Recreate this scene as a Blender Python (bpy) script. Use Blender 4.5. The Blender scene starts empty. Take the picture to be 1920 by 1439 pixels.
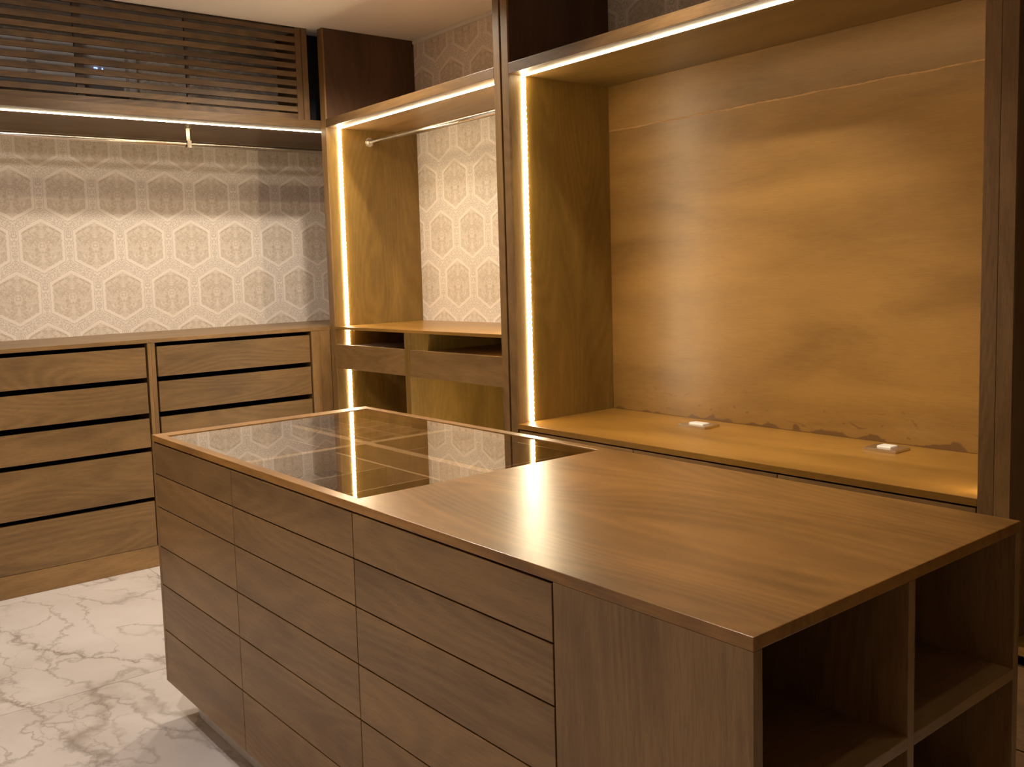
import bpy, bmesh, math, random
from mathutils import Matrix, Vector
random.seed(4)
SC = bpy.context.scene
COL = SC.collection

# ------------------------------------------------------------------ camera
cd = bpy.data.cameras.new('camera')
cam = bpy.data.objects.new('camera', cd)
COL.objects.link(cam)
R = ((0.7999705045061433, -0.5990337986846863, -0.03472319042918208),
     (-0.08151278127516574, -0.05115871538052487, -0.9953584541909519),
     (0.594476962050653, 0.7990877885902206, -0.08975437436146118))
m = Matrix((( R[0][0], -R[1][0], -R[2][0], 0.0),
            ( R[0][1], -R[1][1], -R[2][1], 0.0),
            ( R[0][2], -R[1][2], -R[2][2], 1.43665),
            (0, 0, 0, 1)))
cam.matrix_world = m
cd.sensor_fit = 'HORIZONTAL'
cd.sensor_width = 36.0
cd.lens = 1735.738 / 1920 * 36.0
cd.shift_x = (960 - 825.506) / 1920
cd.shift_y = (670.150 - 719.5) / 1920
cd.clip_start = 0.05
SC.camera = cam

# ------------------------------------------------------------------ world, exposure, downlights
w = bpy.data.worlds.new('world'); SC.world = w; w.use_nodes = True
w.node_tree.nodes['Background'].inputs[0].default_value = (1.0, 0.80, 0.62, 1)
w.node_tree.nodes['Background'].inputs[1].default_value = 0.03
SC.view_settings.view_transform = 'Standard'
SC.view_settings.look = 'None'
SC.view_settings.gamma = 1.0
SC.view_settings.use_curve_mapping = False
SC.view_settings.exposure = 0.0
WARM = (1.0, 0.875, 0.71)
NEUT = (1.0, 0.90, 0.82)
CEIL = 2.80
# x, y, aim point, watts, cone angle, blend, colour
DOWNLIGHTS = [
    (2.35, 3.74, (2.351, 3.741, 0), 84, 148, 0.5, WARM),
    (1.68, 3.72, (1.681, 3.721, 0), 52, 148, 0.5, WARM),
    (1.75, 2.06, (3.20, 2.06, 1.12), 125, 50, 0.8, WARM),
    (2.33, 2.10, (2.331, 2.101, 0.0), 46, 104, 0.3, WARM),
    (1.75, 0.45, (1.75, 0.9, 0.0), 8, 100, 0.6, WARM),
    (0.35, 2.90, (0.351, 2.901, 0.0), 42, 120, 0.7, NEUT),
    (0.30, 1.60, (1.30, 5.30, 1.25), 138, 66, 0.7, NEUT),
    (0.10, 1.75, (0.45, 2.45, 0.0), 80, 130, 0.8, NEUT),
]
for (x, y, aim, watt, ang, bl, c) in DOWNLIGHTS:
    l = bpy.data.lights.new('downlight_beam', 'SPOT')
    l.energy = watt; l.color = c; l.spot_size = math.radians(ang); l.spot_blend = bl
    l.shadow_soft_size = 0.10 if aim[1] == 5.30 else 0.035
    o = bpy.data.objects.new('downlight_beam', l)
    o.location = (x, y, CEIL - 0.02)
    o.rotation_euler = (Vector(aim) - o.location).to_track_quat('-Z', 'Y').to_euler()
    COL.objects.link(o)

# ------------------------------------------------------------------ node helpers
def mat(name):
    m = bpy.data.materials.new(name); m.use_nodes = True
    nt = m.node_tree; b = nt.nodes['Principled BSDF']
    return m, nt, b

class N:
    def __init__(s, nt): s.nt = nt
    def new(s, t, **kw):
        n = s.nt.nodes.new(t)
        for k, v in kw.items(): setattr(n, k, v)
        return n
    def link(s, a, b): s.nt.links.new(a, b)
    def val(s, sock, v):
        if hasattr(v, 'is_output'): s.link(v, sock)
        else: sock.default_value = v
    def math(s, op, a, b=0.0, c=0.0, clamp=False):
        n = s.new('ShaderNodeMath', operation=op, use_clamp=clamp)
        s.val(n.inputs[0], a); s.val(n.inputs[1], b); s.val(n.inputs[2], c)
        return n.outputs[0]
    def noise(s, vec, scale, detail=3, rough=0.55, dist=0.0):
        n = s.new('ShaderNodeTexNoise')
        s.link(vec, n.inputs['Vector'])
        n.inputs['Scale'].default_value = scale; n.inputs['Detail'].default_value = detail
        n.inputs['Roughness'].default_value = rough; n.inputs['Distortion'].default_value = dist
        return n.outputs['Fac']
    def ramp(s, fac, stops):
        n = s.new('ShaderNodeValToRGB'); e = n.color_ramp.elements
        while len(e) < len(stops): e.new(0.5)
        for i, (p, c) in enumerate(stops):
            e[i].position = p
            e[i].color = (c, c, c, 1) if isinstance(c, (int, float)) else (*c, 1)
        s.link(fac, n.inputs[0]); return n.outputs[0]
    def mix(s, fac, a, b, blend='MIX'):
        n = s.new('ShaderNodeMix', data_type='RGBA', blend_type=blend)
        s.val(n.inputs['Factor'], fac)
        for sock, v in ((n.inputs[6], a), (n.inputs[7], b)):
            if hasattr(v, 'is_output'): s.link(v, sock)
            else: sock.default_value = (*v, 1)
        return n.outputs[2]
    def sep(s, v):
        n = s.new('ShaderNodeSeparateXYZ'); s.link(v, n.inputs[0]); return n.outputs
    def comb(s, x, y, z):
        n = s.new('ShaderNodeCombineXYZ')
        for i, v in enumerate((x, y, z)): s.val(n.inputs[i], v)
        return n.outputs[0]
    def objvec(s, scale=(1, 1, 1), rnd=True):
        tc = s.new('ShaderNodeTexCoord')
        mp = s.new('ShaderNodeMapping'); s.link(tc.outputs['Object'], mp.inputs[0])
        mp.inputs['Scale'].default_value = scale
        if rnd:
            oi = s.new('ShaderNodeObjectInfo')
            k = s.math('MULTIPLY', oi.outputs['Random'], 37.0)
            s.link(s.comb(k, s.math('MULTIPLY', k, 1.7), s.math('MULTIPLY', k, 0.6)), mp.inputs['Location'])
        return mp.outputs[0]
    def bump(s, h, strength, dist=0.001):
        n = s.new('ShaderNodeBump'); s.link(h, n.inputs['Height'])
        n.inputs['Strength'].default_value = strength; n.inputs['Distance'].default_value = dist
        return n.outputs[0]

def wood(name, axis, dark, light, rough=0.38, figure=0.55, streak=0.5, wear=0.0, bump=0.25, spec=0.5):
    """stained oak: long streaks along the grain axis, cathedral figure, open pores"""
    m, nt, b = mat(name); n = N(nt)
    a = 'xyz'.index(axis)
    sc = [1.0, 1.0, 1.0]; sc[a] = 0.07
    v = n.objvec(tuple(sc))
    sc2 = [1.0, 1.0, 1.0]; sc2[a] = 0.22
    vf = n.objvec(tuple(sc2))
    broad = n.noise(vf, 5.5, 3, 0.5, 0.6)
    rings = n.math('SINE', n.math('MULTIPLY', n.noise(vf, 3.2, 1, 0.4, 0.25), 150.0))
    rings = n.ramp(n.math('MULTIPLY_ADD', rings, 0.5, 0.5), [(0.0, 0.0), (0.55, 0.45), (1.0, 1.0)])
    fine = n.noise(v, 190, 3, 0.6)
    pores = n.ramp(n.noise(v, 420, 2, 0.5), [(0.36, 0.0), (0.47, 1.0)])
    f = n.math('ADD', n.math('MULTIPLY', broad, 0.9), n.math('MULTIPLY', n.math('SUBTRACT', rings, 0.5), 0.17 * figure))
    f = n.math('ADD', f, n.math('MULTIPLY', n.math('SUBTRACT', fine, 0.5), 0.75 * streak))
    col = n.ramp(f, [(0.22, dark), (0.72, light)])
    dk = tuple(c * 0.62 for c in dark)
    col = n.mix(n.math('MULTIPLY', n.math('SUBTRACT', 1.0, pores), 0.45 * streak), col, dk)
    if wear > 0:
        wsc = [1.0, 1.0, 1.0]; wsc[a] = 0.38
        wv = n.objvec(tuple(wsc))
        wn = n.ramp(n.noise(wv, 5.5, 3, 0.6, 0.3), [(0.30, 0.0), (0.75, 1.0)])
        col = n.mix(n.math('MULTIPLY', wn, wear), col, tuple(min(1, c * 1.45 + 0.01) for c in light))
        b.inputs['Roughness'].default_value = rough
    else:
        b.inputs['Roughness'].default_value = rough
    n.link(col, b.inputs['Base Color'])
    b.inputs['Specular IOR Level'].default_value = spec
    h = n.math('ADD', n.math('MULTIPLY', fine, 0.6), n.math('MULTIPLY', pores, 0.6))
    n.link(n.bump(h, bump, 0.0006), b.inputs['Normal'])
    return m

def plain(name, col, rough=0.5, metal=0.0, emit=None, strength=0.0):
    m, nt, b = mat(name)
    b.inputs['Base Color'].default_value = (*col, 1)
    b.inputs['Roughness'].default_value = rough
    b.inputs['Metallic'].default_value = metal
    if emit:
        b.inputs['Emission Color'].default_value = (*emit, 1)
        b.inputs['Emission Strength'].default_value = strength
    return m

D1, L1 = (0.150, 0.081, 0.028), (0.310, 0.176, 0.064)
WX = wood('oak_grain_x', 'x', D1, L1)
WY = wood('oak_grain_y', 'y', D1, L1)
WZ = wood('oak_grain_z', 'z', D1, L1)
WXd = wood('oak_front_x', 'x', (0.120, 0.066, 0.023), (0.255, 0.145, 0.053), rough=0.42, figure=0.7)
WYd = wood('oak_front_y', 'y', D1, L1, rough=0.36, figure=0.7)
TOPY = wood('oak_top_y', 'y', (0.135, 0.062, 0.013), (0.39, 0.186, 0.044), rough=0.28, figure=0.8, wear=0.34, bump=0.12)
NZ = wood('oak_niche_z', 'z', (0.150, 0.083, 0.013), (0.280, 0.162, 0.033), rough=0.42)
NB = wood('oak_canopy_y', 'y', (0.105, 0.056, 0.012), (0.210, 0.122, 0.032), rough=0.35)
NY = wood('oak_niche_y', 'y', (0.17, 0.080, 0.012), (0.34, 0.168, 0.030), rough=0.28, figure=0.3, wear=0.2)
PLY = wood('plywood_y', 'y', (0.180, 0.090, 0.018), (0.330, 0.175, 0.042), rough=0.36, figure=0.15, streak=0.32, wear=0.12, bump=0.15)
SLAT = wood('oak_slat_x', 'x', (0.060, 0.031, 0.011), (0.165, 0.090, 0.034), rough=0.5, figure=1.0)
DARKIN = wood('dark_stained_interior', 'z', (0.030, 0.012, 0.008), (0.070, 0.030, 0.018), rough=0.5)  # dark tone painted in for shade behind the slats and in dim compartments
TRAYF = wood('tray_floor', 'y', (0.050, 0.027, 0.014), (0.105, 0.060, 0.032), rough=0.6)
EDX = wood('oak_edge_x', 'x', (0.080, 0.042, 0.015), (0.185, 0.103, 0.040), rough=0.4)
EDY = wood('oak_edge_y', 'y', (0.080, 0.042, 0.015), (0.185, 0.103, 0.040), rough=0.4)
STILEW = wood('oak_stile_z', 'z', (0.070, 0.036, 0.013), (0.180, 0.098, 0.037), rough=0.45)
UPW = wood('dark_oak_upper_z', 'z', (0.055, 0.026, 0.012), (0.120, 0.058, 0.028), rough=0.45)  # darker, redder oak tone for side panels above the top boards
BLACKGAP = plain('shadow_gap_black', (0.012, 0.010, 0.012), 0.7)
CHROME = plain('chrome', (0.86, 0.82, 0.76), 0.22, 1.0)
STEEL = plain('brushed_steel', (0.75, 0.68, 0.58), 0.28, 1.0)
WHITEPL = plain('white_plastic', (0.78, 0.75, 0.70), 0.35)
GREYPL = plain('grey_plastic', (0.40, 0.35, 0.31), 0.4)
ACWHITE = plain('air_conditioner_white', (0.60, 0.58, 0.58), 0.35)
ACSEAM = plain('air_conditioner_seam', (0.16, 0.15, 0.15), 0.4)
BLUELED = plain('blue_digit_light', (0.1, 0.2, 0.8), 0.4, emit=(0.22, 0.38, 1.0), strength=4.0)
LEDC = (1.0, 0.83, 0.55)
LEDM = plain('led_tape_glow', (1, 0.9, 0.7), 0.5, emit=LEDC, strength=65.0)
LEDCHIP = plain('led_chip_glow', (1, 0.9, 0.7), 0.5, emit=LEDC, strength=95.0)
LEDTOP = plain('led_diffuser_glow', (1, 0.9, 0.7), 0.5, emit=LEDC, strength=34.0)
LEDFAR = plain('led_far_strip_glow', (1, 0.9, 0.7), 0.5, emit=LEDC, strength=30.0)
LEDDIM = plain('led_tape_dim', (1, 0.9, 0.7), 0.5, emit=LEDC, strength=30.0)
LAMP = plain('downlight_lens', (1, 1, 1), 0.5, emit=(1.0, 0.8, 0.6), strength=8.0)

def ceiling_mat():
    m, nt, b = mat('ceiling_paint'); n = N(nt)
    v = n.objvec((1, 1, 1), False)
    n.link(n.ramp(n.noise(v, 3.0, 3), [(0.3, (0.85, 0.79, 0.73)), (0.7, (0.88, 0.82, 0.76))]), b.inputs['Base Color'])
    b.inputs['Roughness'].default_value = 0.85
    n.link(n.bump(n.noise(v, 220, 2), 0.08), b.inputs['Normal'])
    return m
CEILM = ceiling_mat()

def wallpaper_mat():
    """pointed hexagon trellis with beaded bands and a mottled mirror-symmetric medallion"""
    m, nt, b = mat('damask_hexagon_wallpaper'); n = N(nt)
    P, V = 0.2800, 0.2800
    geo = n.new('ShaderNodeNewGeometry')
    tc = n.new('ShaderNodeTexCoord')
    px, py, pz = n.sep(tc.outputs['Object'])
    nx, ny, nz = n.sep(geo.outputs['Normal'])
    isx = n.math('GREATER_THAN', n.math('ABSOLUTE', nx), 0.5)          # wall facing along x uses y as horizontal
    hu = n.math('ADD', n.math('MULTIPLY', px, n.math('SUBTRACT', 1.0, isx)), n.math('MULTIPLY', n.math('ADD', py, 0.065), isx))
    u = n.math('SUBTRACT', hu, 1.438 - 10 * P)
    vv = n.math('SUBTRACT', pz, 1.940 - 20 * V)
    def cell(du, dv):
        a = n.math('SUBTRACT', n.math('MODULO', n.math('ADD', u, du), P), P / 2)
        c = n.math('SUBTRACT', n.math('MODULO', n.math('ADD', vv, dv), 2 * V), V)
        return a, c
    a1, c1 = cell(P / 2, V)
    a2, c2 = cell(0.0, 0.0)
    rise = 0.079; half = P / 2; tip = 0.179
    def dist(a, c):   # 1 on the cell border, 0 in the centre
        A = n.math('ABSOLUTE', a); Cc = n.math('ABSOLUTE', c)
        d1 = n.math('DIVIDE', A, half)
        d2 = n.math('DIVIDE', n.math('ADD', Cc, n.math('MULTIPLY', A, rise / half)), tip)
        return n.math('MAXIMUM', d1, d2), A, Cc
    d1, A1, C1 = dist(a1, c1)
    d2, A2, C2 = dist(a2, c2)
    first = n.math('LESS_THAN', d1, d2)
    inv = n.math('SUBTRACT', 1.0, first)
    d = n.math('MINIMUM', d1, d2)
    sel = lambda p, q: n.math('ADD', n.math('MULTIPLY', p, first), n.math('MULTIPLY', q, inv))
    A = sel(A1, A2); Z = sel(c1, c2)
    sym = n.comb(A, Z, 0.0)
    # small lace edge wobble
    lace = n.noise(sym, 95, 3, 0.6)
    dw = n.math('ADD', d, n.math('MULTIPLY', n.math('SUBTRACT', lace, 0.5), 0.11))
    light = (0.86, 0.775, 0.695); tan = (0.55, 0.455, 0.36); mid = (0.70, 0.61, 0.52); grey = (0.50, 0.42, 0.345)
    # medallion ground
    blot = n.ramp(n.noise(sym, 38, 4, 0.6, 1.2), [(0.40, 0.0), (0.60, 1.0)])
    med = n.mix(blot, tan, mid)
    scroll = n.math('ABSOLUTE', n.math('SUBTRACT', n.noise(sym, 58, 2, 0.5, 1.6), 0.5))
    med = n.mix(n.ramp(scroll, [(0.010, 0.75), (0.035, 0.0)]), med, light)
    # central rosette
    rr = n.math('SQRT', n.math('ADD', n.math('MULTIPLY', A, A), n.math('MULTIPLY', Z, Z)))
    ros = n.math('SINE', n.math('MULTIPLY', rr, 420.0))
    rosm = n.math('MULTIPLY', n.ramp(rr, [(0.022, 1.0), (0.032, 0.0)]), n.math('GREATER_THAN', ros, 0.1))
    med = n.mix(n.math('MULTIPLY', rosm, 0.5), med, light)
    # sprig above and below the rosette
    spr = n.math('MULTIPLY', n.ramp(n.math('SUBTRACT', A, n.math('MULTIPLY', n.noise(n.comb(0.0, Z, 3.0), 120, 1), 0.012)), [(0.0, 1.0), (0.004, 0.0)]),
                 n.math('GREATER_THAN', n.math('ABSOLUTE', Z), 0.040))
    med = n.mix(n.math('MULTIPLY', spr, 0.35), med, light)
    inside = n.ramp(dw, [(0.715, 1.0), (0.735, 0.0)])
    # band
    band = n.mix(0.0, light, light)
    t = n.math('SUBTRACT', d, 0.0)
    line1 = n.ramp(n.math('ABSOLUTE', n.math('SUBTRACT', dw, 0.845)), [(0.006, 0.75), (0.018, 0.0)])
    band = n.mix(line1, band, grey)
    beadn = n.ramp(n.noise(sym, 120, 2, 0.5, 0.8), [(0.47, 1.0), (0.56, 0.0)])
    inbead = n.ramp(d, [(0.875, 0.0), (0.885, 1.0), (0.99, 1.0), (1.0, 0.9)])
    band = n.mix(n.math('MULTIPLY', n.math('MULTIPLY', beadn, inbead), 0.62), band, grey)
    speck = n.ramp(n.noise(sym, 210, 2, 0.5), [(0.58, 0.0), (0.64, 0.3)])
    band = n.mix(speck, band, mid)
    col = n.mix(inside, band, med)
    # overall patina
    vo = n.objvec((1, 1, 1), False)
    col = n.mix(n.math('MULTIPLY', n.ramp(n.noise(vo, 4, 4), [(0.35, 0.0), (0.7, 1.0)]), 0.12), col, (0.52, 0.44, 0.36))
    n.link(col, b.inputs['Base Color'])
    b.inputs['Roughness'].default_value = 0.55
    b.inputs['Specular IOR Level'].default_value = 0.35
    n.link(n.bump(n.noise(vo, 300, 2), 0.15), b.inputs['Normal'])
    return m
WALLP = wallpaper_mat()

def marble_mat():
    m, nt, b = mat('veined_white_marble'); n = N(nt)
    tc = n.new('ShaderNodeTexCoord'); oi = n.new('ShaderNodeObjectInfo')
    k = n.math('MULTIPLY', oi.outputs['Random'], 23.0)
    mp = n.new('ShaderNodeMapping'); n.link(tc.outputs['Object'], mp.inputs[0])
    n.link(n.comb(k, k, 0.0), mp.inputs['Location'])
    mp.inputs['Rotation'].default_value = (0, 0, math.radians(-10))
    def stretched(sx, sy):
        q = n.new('ShaderNodeMapping'); n.link(mp.outputs[0], q.inputs[0]); q.inputs['Scale'].default_value = (sx, sy, 1); return q.outputs[0]
    v2 = mp.outputs[0]
    v = stretched(1.0, 0.42)
    def warp(vec, sc, amt):
        wob = n.comb(n.math('SUBTRACT', n.noise(v2, sc, 4, 0.6), 0.5), n.math('SUBTRACT', n.noise(n.comb(n.sep(v2)[1], n.sep(v2)[0], 4.0), sc, 4, 0.6), 0.5), 0.0)
        vm = n.new('ShaderNodeVectorMath', operation='MULTIPLY_ADD')
        n.link(wob, vm.inputs[0]); vm.inputs[1].default_value = (amt, amt * 0.6, 0); n.link(vec, vm.inputs[2])
        return vm.outputs[0]
    vw = warp(v, 9.0, 0.16)
    base = n.ramp(n.noise(v2, 1.8, 4, 0.55, 0.5), [(0.3, (0.62, 0.565, 0.535)), (0.65, (0.75, 0.70, 0.675))])
    def vein(vec, scale, wdt, det=1.0):
        a = n.math('ABSOLUTE', n.math('SUBTRACT', n.noise(vec, scale, det, 0.45, 0.2), 0.5))
        return n.ramp(a, [(0.0, 1.0), (wdt, 0.0)])
    mod = n.ramp(n.noise(v2, 1.9, 2), [(0.42, 0.0), (0.60, 1.0)])
    thick = n.math('MULTIPLY_ADD', n.noise(v2, 3.0, 2), 1.0, 0.0)
    big = vein(vw, 1.7, 0.016)
    fine = vein(warp(stretched(1.0, 0.5), 14.0, 0.12), 4.4, 0.018)
    net = n.new('ShaderNodeTexVoronoi', feature='DISTANCE_TO_EDGE')
    n.link(warp(stretched(1.0, 0.6), 13.0, 0.14), net.inputs['Vector']); net.inputs['Scale'].default_value = 11.0
    nete = n.ramp(net.outputs['Distance'], [(0.0, 1.0), (0.05, 0.0)])
    near = vein(vw, 1.7, 0.075)
    netm = n.math('MULTIPLY', near, n.ramp(n.noise(v2, 2.6, 2), [(0.38, 0.0), (0.52, 1.0)]))
    vein_c = (0.29, 0.245, 0.21)
    col = n.mix(n.math('MULTIPLY', big, n.ramp(thick, [(0.3, 0.35), (0.7, 0.95)])), base, vein_c)
    col = n.mix(n.math('MULTIPLY', n.math('MULTIPLY', fine, mod), 0.55), col, vein_c)
    fine2 = vein(warp(stretched(1.0, 0.38), 11.0, 0.15), 2.9, 0.014)
    col = n.mix(n.math('MULTIPLY', fine2, 0.5), col, vein_c)
    col = n.mix(n.math('MULTIPLY', n.math('MULTIPLY', nete, netm), 0.75), col, vein_c)
    col = n.mix(n.math('MULTIPLY', near, 0.14), col, (0.45, 0.38, 0.33))
    n.link(col, b.inputs['Base Color'])
    b.inputs['Roughness'].default_value = 0.22
    return m
MARBLE = marble_mat()
GROUT = plain('tile_joint', (0.34, 0.29, 0.25), 0.7)

def glass_mat():
    m, nt, b = mat('smoked_glass'); n = N(nt)
    for x in list(nt.nodes):
        if x.type != 'OUTPUT_MATERIAL': nt.nodes.remove(x)
    out = [x for x in nt.nodes if x.type == 'OUTPUT_MATERIAL'][0]
    fr = n.new('ShaderNodeFresnel'); fr.inputs['IOR'].default_value = 1.62; ge = n.new('ShaderNodeNewGeometry')
    tr = n.new('ShaderNodeBsdfTransparent'); tr.inputs[0].default_value = (0.90, 0.86, 0.80, 1)
    gl = n.new('ShaderNodeBsdfGlossy'); gl.inputs['Roughness'].default_value = 0.0
    gl.inputs[0].default_value = (0.97, 0.95, 0.92, 1)
    ms = n.new('ShaderNodeMixShader')
    f = n.math('MULTIPLY', n.math('MULTIPLY', fr.outputs[0], 1.5, clamp=True), n.math('SUBTRACT', 1.0, ge.outputs['Backfacing']))
    n.link(f, ms.inputs[0]); n.link(tr.outputs[0], ms.inputs[1]); n.link(gl.outputs[0], ms.inputs[2])
    n.link(ms.outputs[0], out.inputs[0])
    return m
GLASS = glass_mat()
RAILW = wood('pale_rail_wood_y', 'y', (0.40, 0.27, 0.15), (0.62, 0.44, 0.27), rough=0.45)
EDGEW = wood('pale_divider_edge', 'x', (0.40, 0.27, 0.15), (0.62, 0.44, 0.27), rough=0.45)

# ------------------------------------------------------------------ object helpers
def tag(o, label=None, cat=None, group=None, kind=None):
    if label: o['label'] = label
    if cat: o['category'] = cat
    if group: o['group'] = group
    if kind: o['kind'] = kind
    return o

def empty(name, loc, label, cat, group=None):
    o = bpy.data.objects.new(name, None); COL.objects.link(o)
    o.location = loc; o.empty_display_size = 0.1
    return tag(o, label, cat, group)

def wpos(o):
    v = Vector(o.location)
    while o.parent: o = o.parent; v += Vector(o.location)
    return v

def link_mesh(name, bm, material, center, parent=None, smooth=False):
    me = bpy.data.meshes.new(name); bm.to_mesh(me); bm.free()
    for mm in (material if isinstance(material, (list, tuple)) else [material]): me.materials.append(mm)
    if smooth:
        for p in me.polygons: p.use_smooth = True
    o = bpy.data.objects.new(name, me); COL.objects.link(o)
    if parent is not None:
        o.parent = parent; o.location = Vector(center) - wpos(parent)
    else: o.location = center
    return o

def add_box(bm, b, c=(0, 0, 0), bev=0.0):
    x0, x1, y0, y1, z0, z1 = b
    r = bmesh.ops.create_cube(bm, size=1.0)
    vs = r['verts']
    for v in vs:
        v.co = Vector(((x0 + x1) / 2 - c[0] + v.co.x * (x1 - x0), (y0 + y1) / 2 - c[1] + v.co.y * (y1 - y0), (z0 + z1) / 2 - c[2] + v.co.z * (z1 - z0)))
    if bev > 0:
        es = list({e for v in vs for e in v.link_edges})
        bmesh.ops.bevel(bm, geom=es, offset=bev, segments=2, profile=0.6, affect='EDGES', clamp_overlap=True)

def box(name, b, material, parent=None, bev=0.0012):
    c = ((b[0] + b[1]) / 2, (b[2] + b[3]) / 2, (b[4] + b[5]) / 2)
    bm = bmesh.new(); add_box(bm, b, c, bev)
    return link_mesh(name, bm, material, c, parent)

def boxes(name, bl, material, parent=None, bev=0.0012):
    b = bl[0]; c = ((b[0] + b[1]) / 2, (b[2] + b[3]) / 2, (b[4] + b[5]) / 2)
    bm = bmesh.new()
    for q in bl: add_box(bm, q, c, bev)
    return link_mesh(name, bm, material, c, parent)

def cyl_bm(bm, p0, p1, r, seg=24, c=(0, 0, 0), r2=None):
    p0 = Vector(p0); p1 = Vector(p1); d = p1 - p0
    q = d.to_track_quat('Z', 'Y').to_matrix().to_4x4()
    M = Matrix.Translation((p0 + p1) / 2 - Vector(c)) @ q
    bmesh.ops.create_cone(bm, cap_ends=True, segments=seg, radius1=r, radius2=r if r2 is None else r2, depth=d.length, matrix=M)

def cyl(name, p0, p1, r, material, parent=None, seg=24, r2=None):
    c = (Vector(p0) + Vector(p1)) / 2
    bm = bmesh.new(); cyl_bm(bm, p0, p1, r, seg, c, r2)
    o = link_mesh(name, bm, material, c, parent)
    for p in o.data.polygons: p.use_smooth = len(p.vertices) == 4
    return o

# ================================================================== STRUCTURE
X0, X1, Y0, Y1 = -1.40, 3.249, -1.50, 5.298
fl = tag(box('floor', (X0, X1, Y0, Y1, -0.10, -0.004), GROUT, bev=0), kind='structure')
xs = [X0, -0.42, 1.52, X1]
ys = [Y0, -0.21, 0.97, 2.15, 3.33, 4.51, Y1]
for i in range(len(xs) - 1):
    for j in range(len(ys) - 1):
        t = box('marble_tile', (xs[i] + 0.0012, xs[i + 1] - 0.0012, ys[j] + 0.0012, ys[j + 1] - 0.0012, -0.004, 0.0), MARBLE, fl, bev=0.0006)
tag(box('ceiling', (X0 - 0.1, X1 + 0.1, Y0 - 0.1, Y1 + 0.1, CEIL, CEIL + 0.10), CEILM, bev=0), kind='structure')
def wall(name, b):
    bm = bmesh.new(); add_box(bm, b, (0, 0, 0), 0)
    return tag(link_mesh(name, bm, WALLP, (0, 0, 0)), kind='structure')
wall('wall_far', (X0 - 0.1, X1 + 0.1, Y1, Y1 + 0.10, 0, CEIL))
wall('wall_right', (X1, X1 + 0.10, Y0 - 0.1, Y1, 0, CEIL))
tag(box('wall_left', (X0 - 0.10, X0, Y0 - 0.1, Y1, 0, CEIL), CEILM, bev=0), kind='structure')
tag(box('wall_near', (X0, X1, Y0 - 0.10, Y0, 0, CEIL), CEILM, bev=0), kind='structure')
tag(box('trim_1', (X1 - 0.012, X1, 3.09, 4.52, CEIL - 0.022, CEIL), WHITEPL, bev=0.002), kind='structure')

# ================================================================== ISLAND
IX0, IX1, IY0, IY1 = 1.014, 1.832, 0.701, 2.946
IYa, IYb, IYc = 2.336, 1.705, 1.080
GX0, GX1, GY0, GY1 = 1.044, 1.800, 1.722, 2.885
TZ = 0.95
# worktop with glazed opening
wt = empty('island_worktop', ((IX0 + IX1) / 2, (IY0 + IY1) / 2, 0.93),
           'long satin brown oak worktop of the island with a glazed far half', 'worktop')
def worktop():
    bm = bmesh.new(); c = (1.423, 1.8, 0.94)
    z0, z1 = 0.930, TZ
    o = [(IX0, IY0), (IX1, IY0), (IX1, IY1), (IX0, IY1)]
    h = [(GX0, GY0), (GX1, GY0), (GX1, GY1), (GX0, GY1)]
    def ring(z): return ([bm.verts.new((x - c[0], y - c[1], z - c[2])) for x, y in o], [bm.verts.new((x - c[0], y - c[1], z - c[2])) for x, y in h])
    ot, ht = ring(z1); ob, hb = ring(z0)
    for i in range(4):
        j = (i + 1) % 4
        bm.faces.new((ot[i], ot[j], ht[j], ht[i])); bm.faces.new((ob[j], ob[i], hb[i], hb[j]))
        bm.faces.new((ob[i], ob[j], ot[j], ot[i])); bm.faces.new((hb[j], hb[i], ht[i], ht[j]))
    bmesh.ops.recalc_face_normals(bm, faces=bm.faces)
    outer = [e for e in bm.edges if all(v in ot + ob for v in e.verts)] + [e for e in bm.edges if all(v in ht for v in e.verts)]
    bmesh.ops.bevel(bm, geom=outer, offset=0.0016, segments=2, profile=0.6, affect='EDGES')
    return link_mesh('board', bm, TOPY, c, wt)
worktop()
box('glass_panel', (GX0 + 0.001, GX1 - 0.001, GY0 + 0.001, GY1 - 0.001, TZ - 0.010, TZ - 0.0025), GLASS, wt, bev=0.0008)['label'] = 'dark reflective glass panel let into the top'

def island_chest(y0, y1, label):
    e = empty('drawer_chest', ((IX0 + IX1) / 2, (y0 + y1) / 2, 0.125), label, 'chest of drawers', 'drawer chests of the island')
    # carcass: two sides, bottom, spine, drawer deck under the glass
    xi0, xi1 = IX0 + 0.020, IX1 - 0.020
    boxes('carcass', [(xi0, xi1, y0 + 0.0005, y0 + 0.016, 0.125, 0.860), (xi0, xi1, y1 - 0.016, y1 - 0.0005, 0.125, 0.860),
                      (xi0, xi1, y0 + 0.016, y1 - 0.016, 0.125, 0.143), (1.48, 1.50, y0 + 0.016, y1 - 0.016, 0.143, 0.860),
                      (xi0, xi1, y0 + 0.016, y1 - 0.016, 0.842, 0.860)], TRAYF, e, bev=0)
    zs = [0.927, 0.824, 0.716, 0.585, 0.457, 0.303, 0.125]
    for side in (0, 1):
        for k in range(len(zs) - 1):
            z1_, z0_ = zs[k] - 0.002, zs[k + 1] + 0.002
            if k == len(zs) - 2: z0_ = zs[k + 1]
            b = (IX0, IX0 + 0.019, y0 + 0.0012, y1 - 0.0012, z0_, z1_) if side == 0 else (IX1 - 0.019, IX1, y0 + 0.0012, y1 - 0.0012, z0_, z1_)
            box('drawer_front', b, WYd, e)
    return e
chA = island_chest(IYa, IY1 - 0.019, 'island drawer chest at the far end under the glass top')
chB = island_chest(IYb, IYa, 'middle island drawer chest between the far chest and the one beside the plain panel')
chC = island_chest(IYc, IYb, 'island drawer chest next to the plain side panel at the near end')
box('end_panel', (IX0, IX1, IY1 - 0.019, IY1, 0.125, 0.9295), WX, chA)
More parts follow.
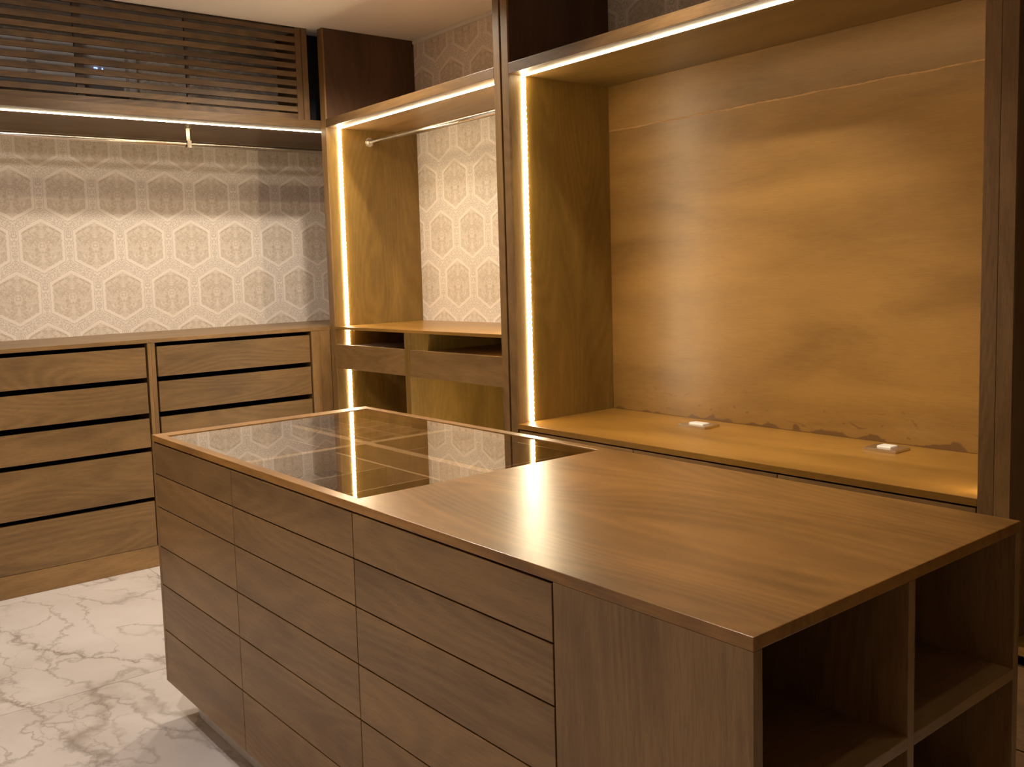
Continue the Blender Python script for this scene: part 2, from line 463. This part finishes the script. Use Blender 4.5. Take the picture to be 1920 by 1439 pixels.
# display compartment dividers under the glass
boxes('tray_rail', [(1.477, 1.507, IYb + 0.02, IY1 - 0.02, 0.862, 0.926), (IX0 + 0.02, 1.477, 2.385, 2.415, 0.862, 0.926), (1.507, IX1 - 0.02, 2.385, 2.415, 0.862, 0.926)], RAILW, wt, bev=0.001)['label'] = 'broad wooden rails crossing under the glass'
for x in (1.565, 1.672, 1.779):
    box('tray_divider', (x - 0.002, x + 0.002, 2.418, IY1 - 0.021, 0.862, 0.916), RAILW, wt, bev=0.0005)
for y in (2.52, 2.615, 2.71, 2.80):
    box('tray_divider', (1.509, IX1 - 0.021, y - 0.002, y + 0.002, 0.862, 0.915), EDGEW, wt, bev=0.0005)
box('tray_divider', (1.366, 1.376, IYb + 0.021, 2.383, 0.862, 0.916), RAILW, wt, bev=0.0005)
for y in (1.905, 2.10):
    box('tray_divider', (IX0 + 0.021, 1.364, y - 0.002, y + 0.002, 0.862, 0.915), EDGEW, wt, bev=0.0005)
for y in (1.868, 2.252):
    box('tray_divider', (1.509, IX1 - 0.021, y - 0.002, y + 0.002, 0.862, 0.915), EDGEW, wt, bev=0.0005)
for x in (1.38,):
    box('tray_divider', (x - 0.002, x + 0.002, 2.418, IY1 - 0.021, 0.862, 0.916), RAILW, wt, bev=0.0005)

# open shelf unit at the near end
su = empty('open_shelf_unit', (1.423, 0.89, 0.125), 'open cubby shelf unit closing the near right end of the island', 'shelf unit')
yb = IYc
box('side_panel', (IX0, IX0 + 0.020, IY0, yb - 0.0025, 0.125, 0.9298), WZ, su)
box('side_panel', (IX1 - 0.020, IX1, IY0, yb - 0.0025, 0.125, 0.9298), WZ, su)
box('divider', (1.4225, 1.4425, IY0, yb - 0.022, 0.145, 0.9298), WZ, su)
box('bottom_board', (IX0 + 0.020, IX1 - 0.020, IY0, yb - 0.022, 0.125, 0.145), WX, su)
box('back_panel', (IX0 + 0.020, IX1 - 0.020, yb - 0.022, yb - 0.004, 0.125, 0.9298), WX, su, bev=0)
for z in (0.655, 0.390):
    box('shelf', (IX0 + 0.020, 1.4225, IY0, yb - 0.022, z, z + 0.020), WX, su)
    box('shelf', (1.4425, IX1 - 0.020, IY0, yb - 0.022, z, z + 0.020), WX, su)
pl = box('island_plinth', (1.090, 1.760, 0.775, 2.875, 0.0, 0.1245), MARBLE, bev=0.001)
tag(pl, 'recessed veined stone plinth in shadow under the island', 'plinth')

# ================================================================== FAR WALL: DRESSERS
FY = 4.577
CZ = 1.162
c1 = box('far_wall_counter', (-0.26, X1 - 0.002, FY, Y1 - 0.001, CZ - 0.020, CZ), WX)
tag(c1, 'narrow oak counter running along the patterned far wall above the drawers', 'counter')
RZ = [(1.121, 0.969), (0.943, 0.790), (0.762, 0.617), (0.593, 0.361), (0.339, 0.110)]
def dresser(x0, x1, lx0, lx1, label):
    """x0..x1 between the outer faces of the side boards; lx: drawer face limits"""
    e = empty('wall_dresser', ((x0 + x1) / 2, FY + 0.3, 0.0), label, 'dresser', 'dressers under the far wall counter')
    box('side_board', (x0, lx0 - 0.010, FY, Y1 - 0.01, 0.1105, CZ - 0.021), WZ, e)
    box('side_board', (lx1 + 0.010, x1, FY, Y1 - 0.01, 0.1105, CZ - 0.021), WZ, e)
    boxes('carcass', [(lx0 - 0.010, lx1 + 0.010, Y1 - 0.03, Y1 - 0.01, 0.1105, CZ - 0.021), (lx0 - 0.010, lx1 + 0.010, FY + 0.03, Y1 - 0.03, 0.1105, 0.125)], DARKIN, e, bev=0)
    for (a, b) in RZ:
        box('drawer_front', (lx0, lx1, FY + 0.003, FY + 0.022, b, a), WXd, e)
        box('drawer_box', (lx0 + 0.006, lx1 - 0.006, FY + 0.0225, FY + 0.50, b + 0.006, a - 0.012), BLACKGAP, e, bev=0)
    box('plinth_board', (x0, x1, FY + 0.002, FY + 0.02, 0.0005, 0.108), WX, e)
    return e
dresser(0.6605, 1.6005, 0.712, 1.5725, 'left drawer dresser with five visible wide brown drawers in full height')
dresser(1.6010, 2.5650, 1.6315, 2.5010, 'drawer dresser in the far corner partly hidden by the island')
dresser(-0.26, 0.6600, -0.22, 0.612, 'drawer dresser beyond the left edge of the picture')
fp = box('filler_panel', (2.5655, 2.6335, FY + 0.001, FY + 0.02, 0.0005, CZ - 0.021), WZ)
tag(fp, 'narrow upright oak filler strip between corner dresser and corner post', 'panel')

# overhead ledge with rail and louvre
LZ0, LZ1 = 2.263, 2.307
ledge = box('overhead_shelf', (-0.26, X1 - 0.002, FY, Y1 - 0.001, LZ0, LZ1), EDX)
tag(ledge, 'shallow oak overhead shelf across the far wall beneath the slatted screen', 'shelf')
ls = empty('slatted_screen', (1.2, 4.60, LZ1), 'horizontal slatted oak screen under the ceiling hiding an air conditioner', 'screen')
LYf = 4.585
slz = [(2.7904, 2.7655), (2.748, 2.7170), (2.6986, 2.6702), (2.6527, 2.6264), (2.6067, 2.5795), (2.5607, 2.5334), (2.5146, 2.4860), (2.4676, 2.4399), (2.4209, 2.3936), (2.3751, 2.3474)]
for a, b in slz:
    box('slat', (-0.235, 2.5005, LYf + 0.002, LYf + 0.014, b, a), SLAT, ls, bev=0.001)
box('top_rail', (-0.26, 2.5005, LYf, LYf + 0.018, 2.7991, CEIL - 0.001), SLAT, ls)
box('bottom_rail', (-0.26, 2.5005, LYf, LYf + 0.018, LZ1 + 0.0005, 2.3364), SLAT, ls)
box('stile', (2.501, 2.536, LYf, LYf + 0.018, LZ1 + 0.0005, CEIL - 0.001), STILEW, ls)
box('stile', (-0.26, -0.236, LYf, LYf + 0.018, 2.337, 2.799), WZ, ls)
box('end_board', (2.538, 2.572, LYf - 0.003, LYf + 0.30, LZ1 + 0.0005, CEIL - 0.001), STILEW, ls)
box('back_brace', (1.335, 1.372, LYf + 0.0145, LYf + 0.032, LZ1 + 0.001, 2.798), DARKIN, ls)
box('back_brace', (1.880, 1.894, LYf + 0.0145, LYf + 0.032, LZ1 + 0.001, 2.798), DARKIN, ls)
box('back_brace', (0.42, 0.457, LYf + 0.0145, LYf + 0.032, LZ1 + 0.001, 2.798), DARKIN, ls)

box('side_infill', (2.5725, X1 - 0.002, 4.70, 4.715, LZ1 + 0.0005, CEIL - 0.001), BLACKGAP, ls)['label'] = 'black infill beside the screen'  # added sheet, blackened as the shade of the open compartment behind
ac = empty('air_conditioner', (1.33, 5.19, 2.46), 'pale wall air conditioner showing through the slats with blue digits', 'air conditioner')
box('housing', (0.86, 1.80, 5.085, Y1 - 0.001, 2.462, 2.725), ACWHITE, ac, bev=0.018)
box('air_outlet', (0.90, 1.72, 5.079, 5.0845, 2.475, 2.50), ACSEAM, ac, bev=0.001)
box('end_cap', (1.735, 1.752, 5.0815, 5.0848, 2.466, 2.72), GREYPL, ac, bev=0.0005)
box('panel_seam', (1.237, 1.275, 5.0815, 5.0848, 2.466, 2.72), GREYPL, ac, bev=0.0005)
def digit(x, s_, lab):
    c = (x, 5.083, 2.572); hh = 0.026; ww = 0.014; t = 0.0035
    seg = {'a': (0, 1, 1, 1), 'b': (1, .5, 1, 1), 'c': (1, 0, 1, .5), 'd': (0, 0, 1, 0), 'e': (0, 0, 0, .5), 'g': (0, .5, 1, .5)}
    bm = bmesh.new()
    for k in s_:
        u0, v0, u1, v1 = seg[k]
        add_box(bm, (x + min(u0, u1) * ww - t / 2, x + max(u0, u1) * ww + t / 2, 5.0820, 5.0842,
                     2.559 + min(v0, v1) * hh - t / 2, 2.559 + max(v0, v1) * hh + t / 2), c)
    link_mesh('digit', bm, BLUELED, c, ac)['label'] = lab
digit(1.570, 'abged', 'glowing blue digit 2')
digit(1.598, 'bc', 'glowing blue digit 1')

# ================================================================== RIGHT WALL UNITS
XR = 2.634
def upright(b, material=None, parent=None):
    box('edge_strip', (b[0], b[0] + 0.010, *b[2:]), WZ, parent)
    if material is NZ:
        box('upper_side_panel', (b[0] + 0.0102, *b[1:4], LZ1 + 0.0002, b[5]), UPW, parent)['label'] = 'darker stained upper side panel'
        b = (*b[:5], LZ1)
    return box('side_panel', (b[0] + 0.0102, *b[1:]), material or WZ, parent)

# middle bay (wallpapered back)
mb = empty('wardrobe_bay', (2.94, 3.80, 0.0), 'open wardrobe bay in the corner with hanging rail and patterned wallpaper back', 'wardrobe')
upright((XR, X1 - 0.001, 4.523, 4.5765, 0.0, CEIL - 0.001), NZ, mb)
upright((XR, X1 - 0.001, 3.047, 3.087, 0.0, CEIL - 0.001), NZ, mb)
box('top_board', (XR + 0.016, X1 - 0.001, 3.0875, 4.5225, LZ0, LZ1), WY, mb)
box('front_edging', (XR, XR + 0.0155, 3.0875, 4.5225, LZ0, LZ1), EDY, mb)
box('counter_board', (XR, X1 - 0.001, 3.0875, 4.5225, 1.1465, CZ), NY, mb)
box('divider', (XR, X1 - 0.01, 3.797, 3.840, 0.06, 1.146), NZ, mb)
box('apron_rail', (XR + 0.001, XR + 0.020, 3.841, 4.522, 0.928, 1.062), WY, mb)
box('apron_rail', (XR + 0.001, XR + 0.020, 3.0878, 3.7965, 0.928, 1.062), WY, mb)
box('dust_board', (XR + 0.115, X1 - 0.012, 3.841, 4.522, 1.034, 1.050), DARKIN, mb)
box('dust_board', (XR + 0.115, X1 - 0.012, 3.0878, 3.7965, 1.034, 1.050), WY, mb)
box('back_board', (X1 - 0.012, X1 - 0.002, 3.0878, 3.7965, 0.07, 1.146), NZ, mb, bev=0)
box('back_board', (X1 - 0.012, X1 - 0.002, 3.8405, 4.522, 0.07, 1.146), DARKIN, mb, bev=0)
box('base_board', (XR + 0.0, X1 - 0.002, 3.0878, 4.522, 0.0, 0.059), WY, mb)

PLYS = wood('plywood_stained_foot_y', 'y', (0.180, 0.090, 0.018), (0.330, 0.175, 0.042), rough=0.36, figure=0.15, streak=0.32, wear=0.12, bump=0.15)
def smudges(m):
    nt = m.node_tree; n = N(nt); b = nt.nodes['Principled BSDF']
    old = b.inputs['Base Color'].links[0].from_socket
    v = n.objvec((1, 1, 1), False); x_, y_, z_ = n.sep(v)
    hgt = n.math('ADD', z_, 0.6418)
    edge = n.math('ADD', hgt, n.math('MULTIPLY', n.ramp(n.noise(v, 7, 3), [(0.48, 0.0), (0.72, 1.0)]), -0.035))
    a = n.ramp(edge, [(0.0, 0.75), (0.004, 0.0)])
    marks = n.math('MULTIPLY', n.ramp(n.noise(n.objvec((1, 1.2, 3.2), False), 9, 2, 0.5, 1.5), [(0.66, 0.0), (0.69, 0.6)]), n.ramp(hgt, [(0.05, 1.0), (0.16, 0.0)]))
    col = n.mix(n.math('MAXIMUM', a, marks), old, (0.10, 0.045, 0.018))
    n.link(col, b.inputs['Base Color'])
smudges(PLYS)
NYL = wood('plywood_filler', 'y', (0.40, 0.21, 0.07), (0.60, 0.35, 0.14), rough=0.5)
# display niche
dn = empty('display_niche', (2.94, 2.05, 0.0), 'large open display niche with glowing edges and a plywood back above low drawers', 'display niche')
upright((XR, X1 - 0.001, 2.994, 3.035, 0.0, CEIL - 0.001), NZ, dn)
upright((XR, X1 - 0.001, 1.0775, 1.118, 0.0, CEIL - 0.001), WZ, dn)
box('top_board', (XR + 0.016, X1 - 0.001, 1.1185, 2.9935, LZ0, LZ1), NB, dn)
box('front_edging', (XR, XR + 0.0155, 1.1185, 2.9935, LZ0, LZ1), EDY, dn)
RZ0 = 0.776
box('shelf_board', (XR, X1 - 0.001, 1.1185, 2.9935, RZ0 - 0.022, RZ0), NY, dn)
# plywood back: two sheets with an uneven glued joint
box('plywood_sheet', (X1 - 0.010, X1 - 0.001, 1.1185, 2.9935, RZ0 + 0.0005, 2.060), PLYS, dn, bev=0.0005)
box('plywood_sheet', (X1 - 0.0100, X1 - 0.001, 1.1185, 2.9935, 2.0605, LZ0 - 0.0005), PLY, dn, bev=0.0005)
def joint_bead():
    bm = bmesh.new(); c = (X1 - 0.010, 2.05, 2.0605); n_ = 150; prev = None
    for i in range(n_ + 1):
        y = 1.120 + (2.992 - 1.120) * i / n_
        h = 0.0018 + 0.0022 * random.random(); dz = 0.0015 * math.sin(i * 0.31) + 0.0012 * (random.random() - .5)
        ring = [bm.verts.new((dx - 0.0 , y - c[1], zz)) for dx, zz in ((0.0, dz + h), (-0.0022, dz + h * .4), (-0.0022, dz - h * .4), (0.0, dz - h))]
        if prev:
            for k in range(3): bm.faces.new((prev[k], prev[k + 1], ring[k + 1], ring[k]))
        prev = ring
    return link_mesh('glue_bead', bm, NYL, c, dn)
joint_bead()
box('drawer_carcass', (XR + 0.024, X1 - 0.012, 1.1195, 2.9925, 0.10, 0.745), BLACKGAP, dn, bev=0)
dy = [1.1205, 1.7295, 2.342, 2.985]
for i in range(3):
    for (z0, z1) in ((0.532, 0.748), (0.314, 0.528), (0.104, 0.310)):
        box('drawer_front', (XR + 0.001, XR + 0.020, dy[i] + 0.0015, dy[i + 1] - 0.0015, z0, z1), WYd, dn)
box('plinth_board', (XR + 0.012, XR + 0.03, 1.1195, 2.9925, 0.0005, 0.100), WY, dn)
# smudges left on the plywood foot
# sockets on the shelf
def socket(y0, y1, x0, x1, label):
    e = empty('shelf_socket', ((x0 + x1) / 2, (y0 + y1) / 2, RZ0), label, 'socket', 'sockets on the niche shelf')
    box('base_plate', (x0, x1, y0, y1, RZ0 + 0.0002, RZ0 + 0.010), STEEL, e, bev=0.0015)
    box('socket_insert', (x0 + 0.030, x1 - 0.022, y0 + 0.033, y1 - 0.033, RZ0 + 0.0102, RZ0 + 0.0155), WHITEPL, e, bev=0.0012)['label'] = 'bright white raised insert'
    return e
socket(2.318, 2.453, 3.035, 3.130, 'raised metal socket plate on the niche shelf nearer the far panel')
socket(1.562, 1.676, 3.065, 3.165, 'raised metal socket plate on the niche shelf nearer the near post')

# next bay towards the camera, cut by the right edge
nb = empty('near_bay', (2.94, 0.30, 0.0), 'last oak bay at the right edge, dark inside above low drawers', 'wardrobe')
upright((XR, X1 - 0.001, 1.037, 1.0765, 0.0, CEIL - 0.001), WZ, nb)
box('top_board', (XR, X1 - 0.001, -0.55, 1.0365, LZ0, LZ1), WY, nb)
upright((XR, X1 - 0.001, -0.59, -0.5505, 0.0, CEIL - 0.001), WZ, nb)
box('back_board', (X1 - 0.010, X1 - 0.001, -0.55, 1.0365, 0.40, LZ0 - 0.001), DARKIN, nb, bev=0)
box('counter_board', (XR, X1 - 0.011, -0.55, 1.0365, 0.370, 0.392), NY, nb)
box('drawer_carcass', (XR + 0.024, X1 - 0.012, -0.549, 1.0355, 0.06, 0.334), BLACKGAP, nb, bev=0)
for (a, b_) in ((-0.548, 0.243), (0.247, 1.034)):
    for z0, z1 in ((0.109, 0.338), (0.004, 0.105)):
        box('drawer_front', (XR + 0.001, XR + 0.020, a, b_, z0, z1), WYd, nb)

# ================================================================== RAILS
def flange(parent, c, axis, sgn):
    p0 = Vector(c); d = Vector(axis) * sgn
    f_ = cyl('flange', p0, p0 + d * 0.004, 0.026, CHROME, parent, 32)
    cyl('flange_collar', p0 + d * 0.004, p0 + d * 0.016, 0.0185, CHROME, f_, 32, r2=0.0165)
r1 = empty('hanging_rail', (2.912, 3.8, 2.196), 'chrome hanging rail across the corner wardrobe bay', 'rail')
cyl('rod', (2.912, 3.088, 2.196), (2.912, 4.522, 2.196), 0.0135, CHROME, r1, 32)
flange(r1, (2.912, 4.5225, 2.196), (0, -1, 0), 1); flange(r1, (2.912, 3.0875, 2.196), (0, 1, 0), 1)
r2 = empty('hanging_rail', (1.2, 4.86, 2.18), 'long chrome hanging rail under the far wall overhead shelf', 'rail')
cyl('rod', (-0.24, 4.86, 2.180), (X1 - 0.002, 4.86, 2.180), 0.0135, CHROME, r2, 32)
for bx in (1.974, 0.42):
    boxes('bracket', [(bx - 0.010, bx + 0.010, 4.857, 4.8605, 2.196, LZ0 - 0.0005), (bx - 0.013, bx + 0.013, 4.845, 4.8755, LZ0 - 0.0035, LZ0 - 0.0005), (bx - 0.012, bx + 0.012, 4.843, 4.877, 2.1945, 2.1975), (bx - 0.012, bx + 0.012, 4.843, 4.8455, 2.163, 2.1945), (bx - 0.012, bx + 0.012, 4.8745, 4.877, 2.163, 2.1945), (bx - 0.012, bx + 0.012, 4.843, 4.877, 2.1605, 2.163)], STEEL, r2, bev=0.0005)

# ================================================================== LED STRIPS
XL = 2.717
def seg_box(name, b, material, parent=None, step=0.18):
    ax = max(range(3), key=lambda i: b[2 * i + 1] - b[2 * i])
    c = ((b[0] + b[1]) / 2, (b[2] + b[3]) / 2, (b[4] + b[5]) / 2)
    bm = bmesh.new(); add_box(bm, b, c, 0)
    L = b[2 * ax + 1] - b[2 * ax]; k = max(1, int(L / step))
    for i in range(1, k):
        no = [0, 0, 0]; no[ax] = 1; co = [0, 0, 0]; co[ax] = -L / 2 + L * i / k
        bmesh.ops.bisect_plane(bm, geom=bm.verts[:] + bm.edges[:] + bm.faces[:], plane_co=co, plane_no=no)
    return link_mesh(name, bm, material, c, parent)
def vstrip(y, sgn, z0, z1, label, dim=False, skip=None):
    """y: panel face, sgn: direction the strip faces"""
    e = empty('light_strip', (XL, y, z0), label, 'light strip', 'lit upright strips')
    rng = [(z0, z1)] if not skip else [(z0, skip[0]), (skip[1], z1)]
    for a, b in rng:
        ya, yb_ = sorted((y + sgn * 0.0005, y + sgn * 0.004))
        seg_box('tape', (XL - 0.008, XL + 0.008, ya, yb_, a, b), LEDDIM if dim else LEDM, e)
    bm = bmesh.new(); c = (XL, y + sgn * 0.004, (z0 + z1) / 2)
    z = z0 + 0.012; k = 0
    while z < z1 - 0.006:
        if not (skip and skip[0] - 0.008 < z < skip[1] + 0.008):
            bmesh.ops.create_icosphere(bm, subdivisions=1, radius=0.0085, matrix=Matrix.Translation((0, 0, z - c[2])) @ Matrix.Diagonal((1.45, 0.35, 0.75, 1)))
        z += 0.0235
    if len(bm.verts):
        o = link_mesh('led_chips', bm, LEDDIM if dim else LEDCHIP, c, e); o['kind'] = 'stuff'
    return e
vstrip(4.523, -1, 0.065, LZ0 - 0.001, 'tall lit strip on the far side panel of the corner wardrobe bay', skip=(1.145, 1.1635))
vstrip(2.994, -1, RZ0 + 0.001, LZ0 - 0.001, 'tall beaded lit strip on the far side panel of the display niche')
vstrip(3.087, 1, 0.065, LZ0 - 0.001, 'hidden lit strip on the near side panel of the corner wardrobe bay', skip=(1.145, 1.1635))
vstrip(1.118, 1, RZ0 + 0.001, LZ0 - 0.001, 'hidden lit strip behind the near post of the display niche', dim=True)
def hstrip(b, label, m=None):
    e = seg_box('light_strip', b, m or LEDTOP)
    return tag(e, label, 'light strip', 'lit strips under the overhead boards')
hstrip((XL - 0.0035, XL + 0.0035, 3.09, 4.513, LZ0 - 0.004, LZ0 - 0.0003), 'thin lit strip under the top board of the corner wardrobe bay')
hstrip((XL - 0.0042, XL + 0.0042, 1.122, 2.985, LZ0 - 0.004, LZ0 - 0.0003), 'thin lit strip under the top board of the display niche')
hstrip((-0.24, X1 - 0.01, 4.684, 4.688, LZ0 - 0.0035, LZ0 - 0.0003), 'thin lit strip under the overhead shelf of the far wall', LEDFAR)

# ================================================================== DOWNLIGHT FITTINGS
def ring(x, y):
    bm = bmesh.new(); n_ = 32; prof = [(0.030, -0.001), (0.032, -0.006), (0.044, -0.006), (0.046, -0.0005)]
    rows = [[bm.verts.new((r * math.cos(2 * math.pi * i / n_), r * math.sin(2 * math.pi * i / n_), z)) for i in range(n_)] for r, z in prof]
    for a, b in zip(rows, rows[1:]):
        for i in range(n_): bm.faces.new((a[i], a[(i + 1) % n_], b[(i + 1) % n_], b[i]))
    return bm
places = ['right over the corner wardrobe bay', 'over the far aisle', 'over the middle of the island', 'in front of the display niche', 'over the near end of the island', 'over the left aisle near the dressers', 'over the middle of the left aisle', 'over the left aisle beside the island']
for (x, y, *_), pl_ in zip(DOWNLIGHTS, places):
    e = empty('ceiling_downlight', (x, y, CEIL), 'small round recessed ceiling downlight ' + pl_, 'downlight', 'ceiling downlights')
    link_mesh('trim_ring', ring(x, y), WHITEPL, (x, y, CEIL), e, smooth=True)
    cyl('lens', (x, y, CEIL - 0.0035), (x, y, CEIL - 0.0005), 0.030, LAMP, e, 32)
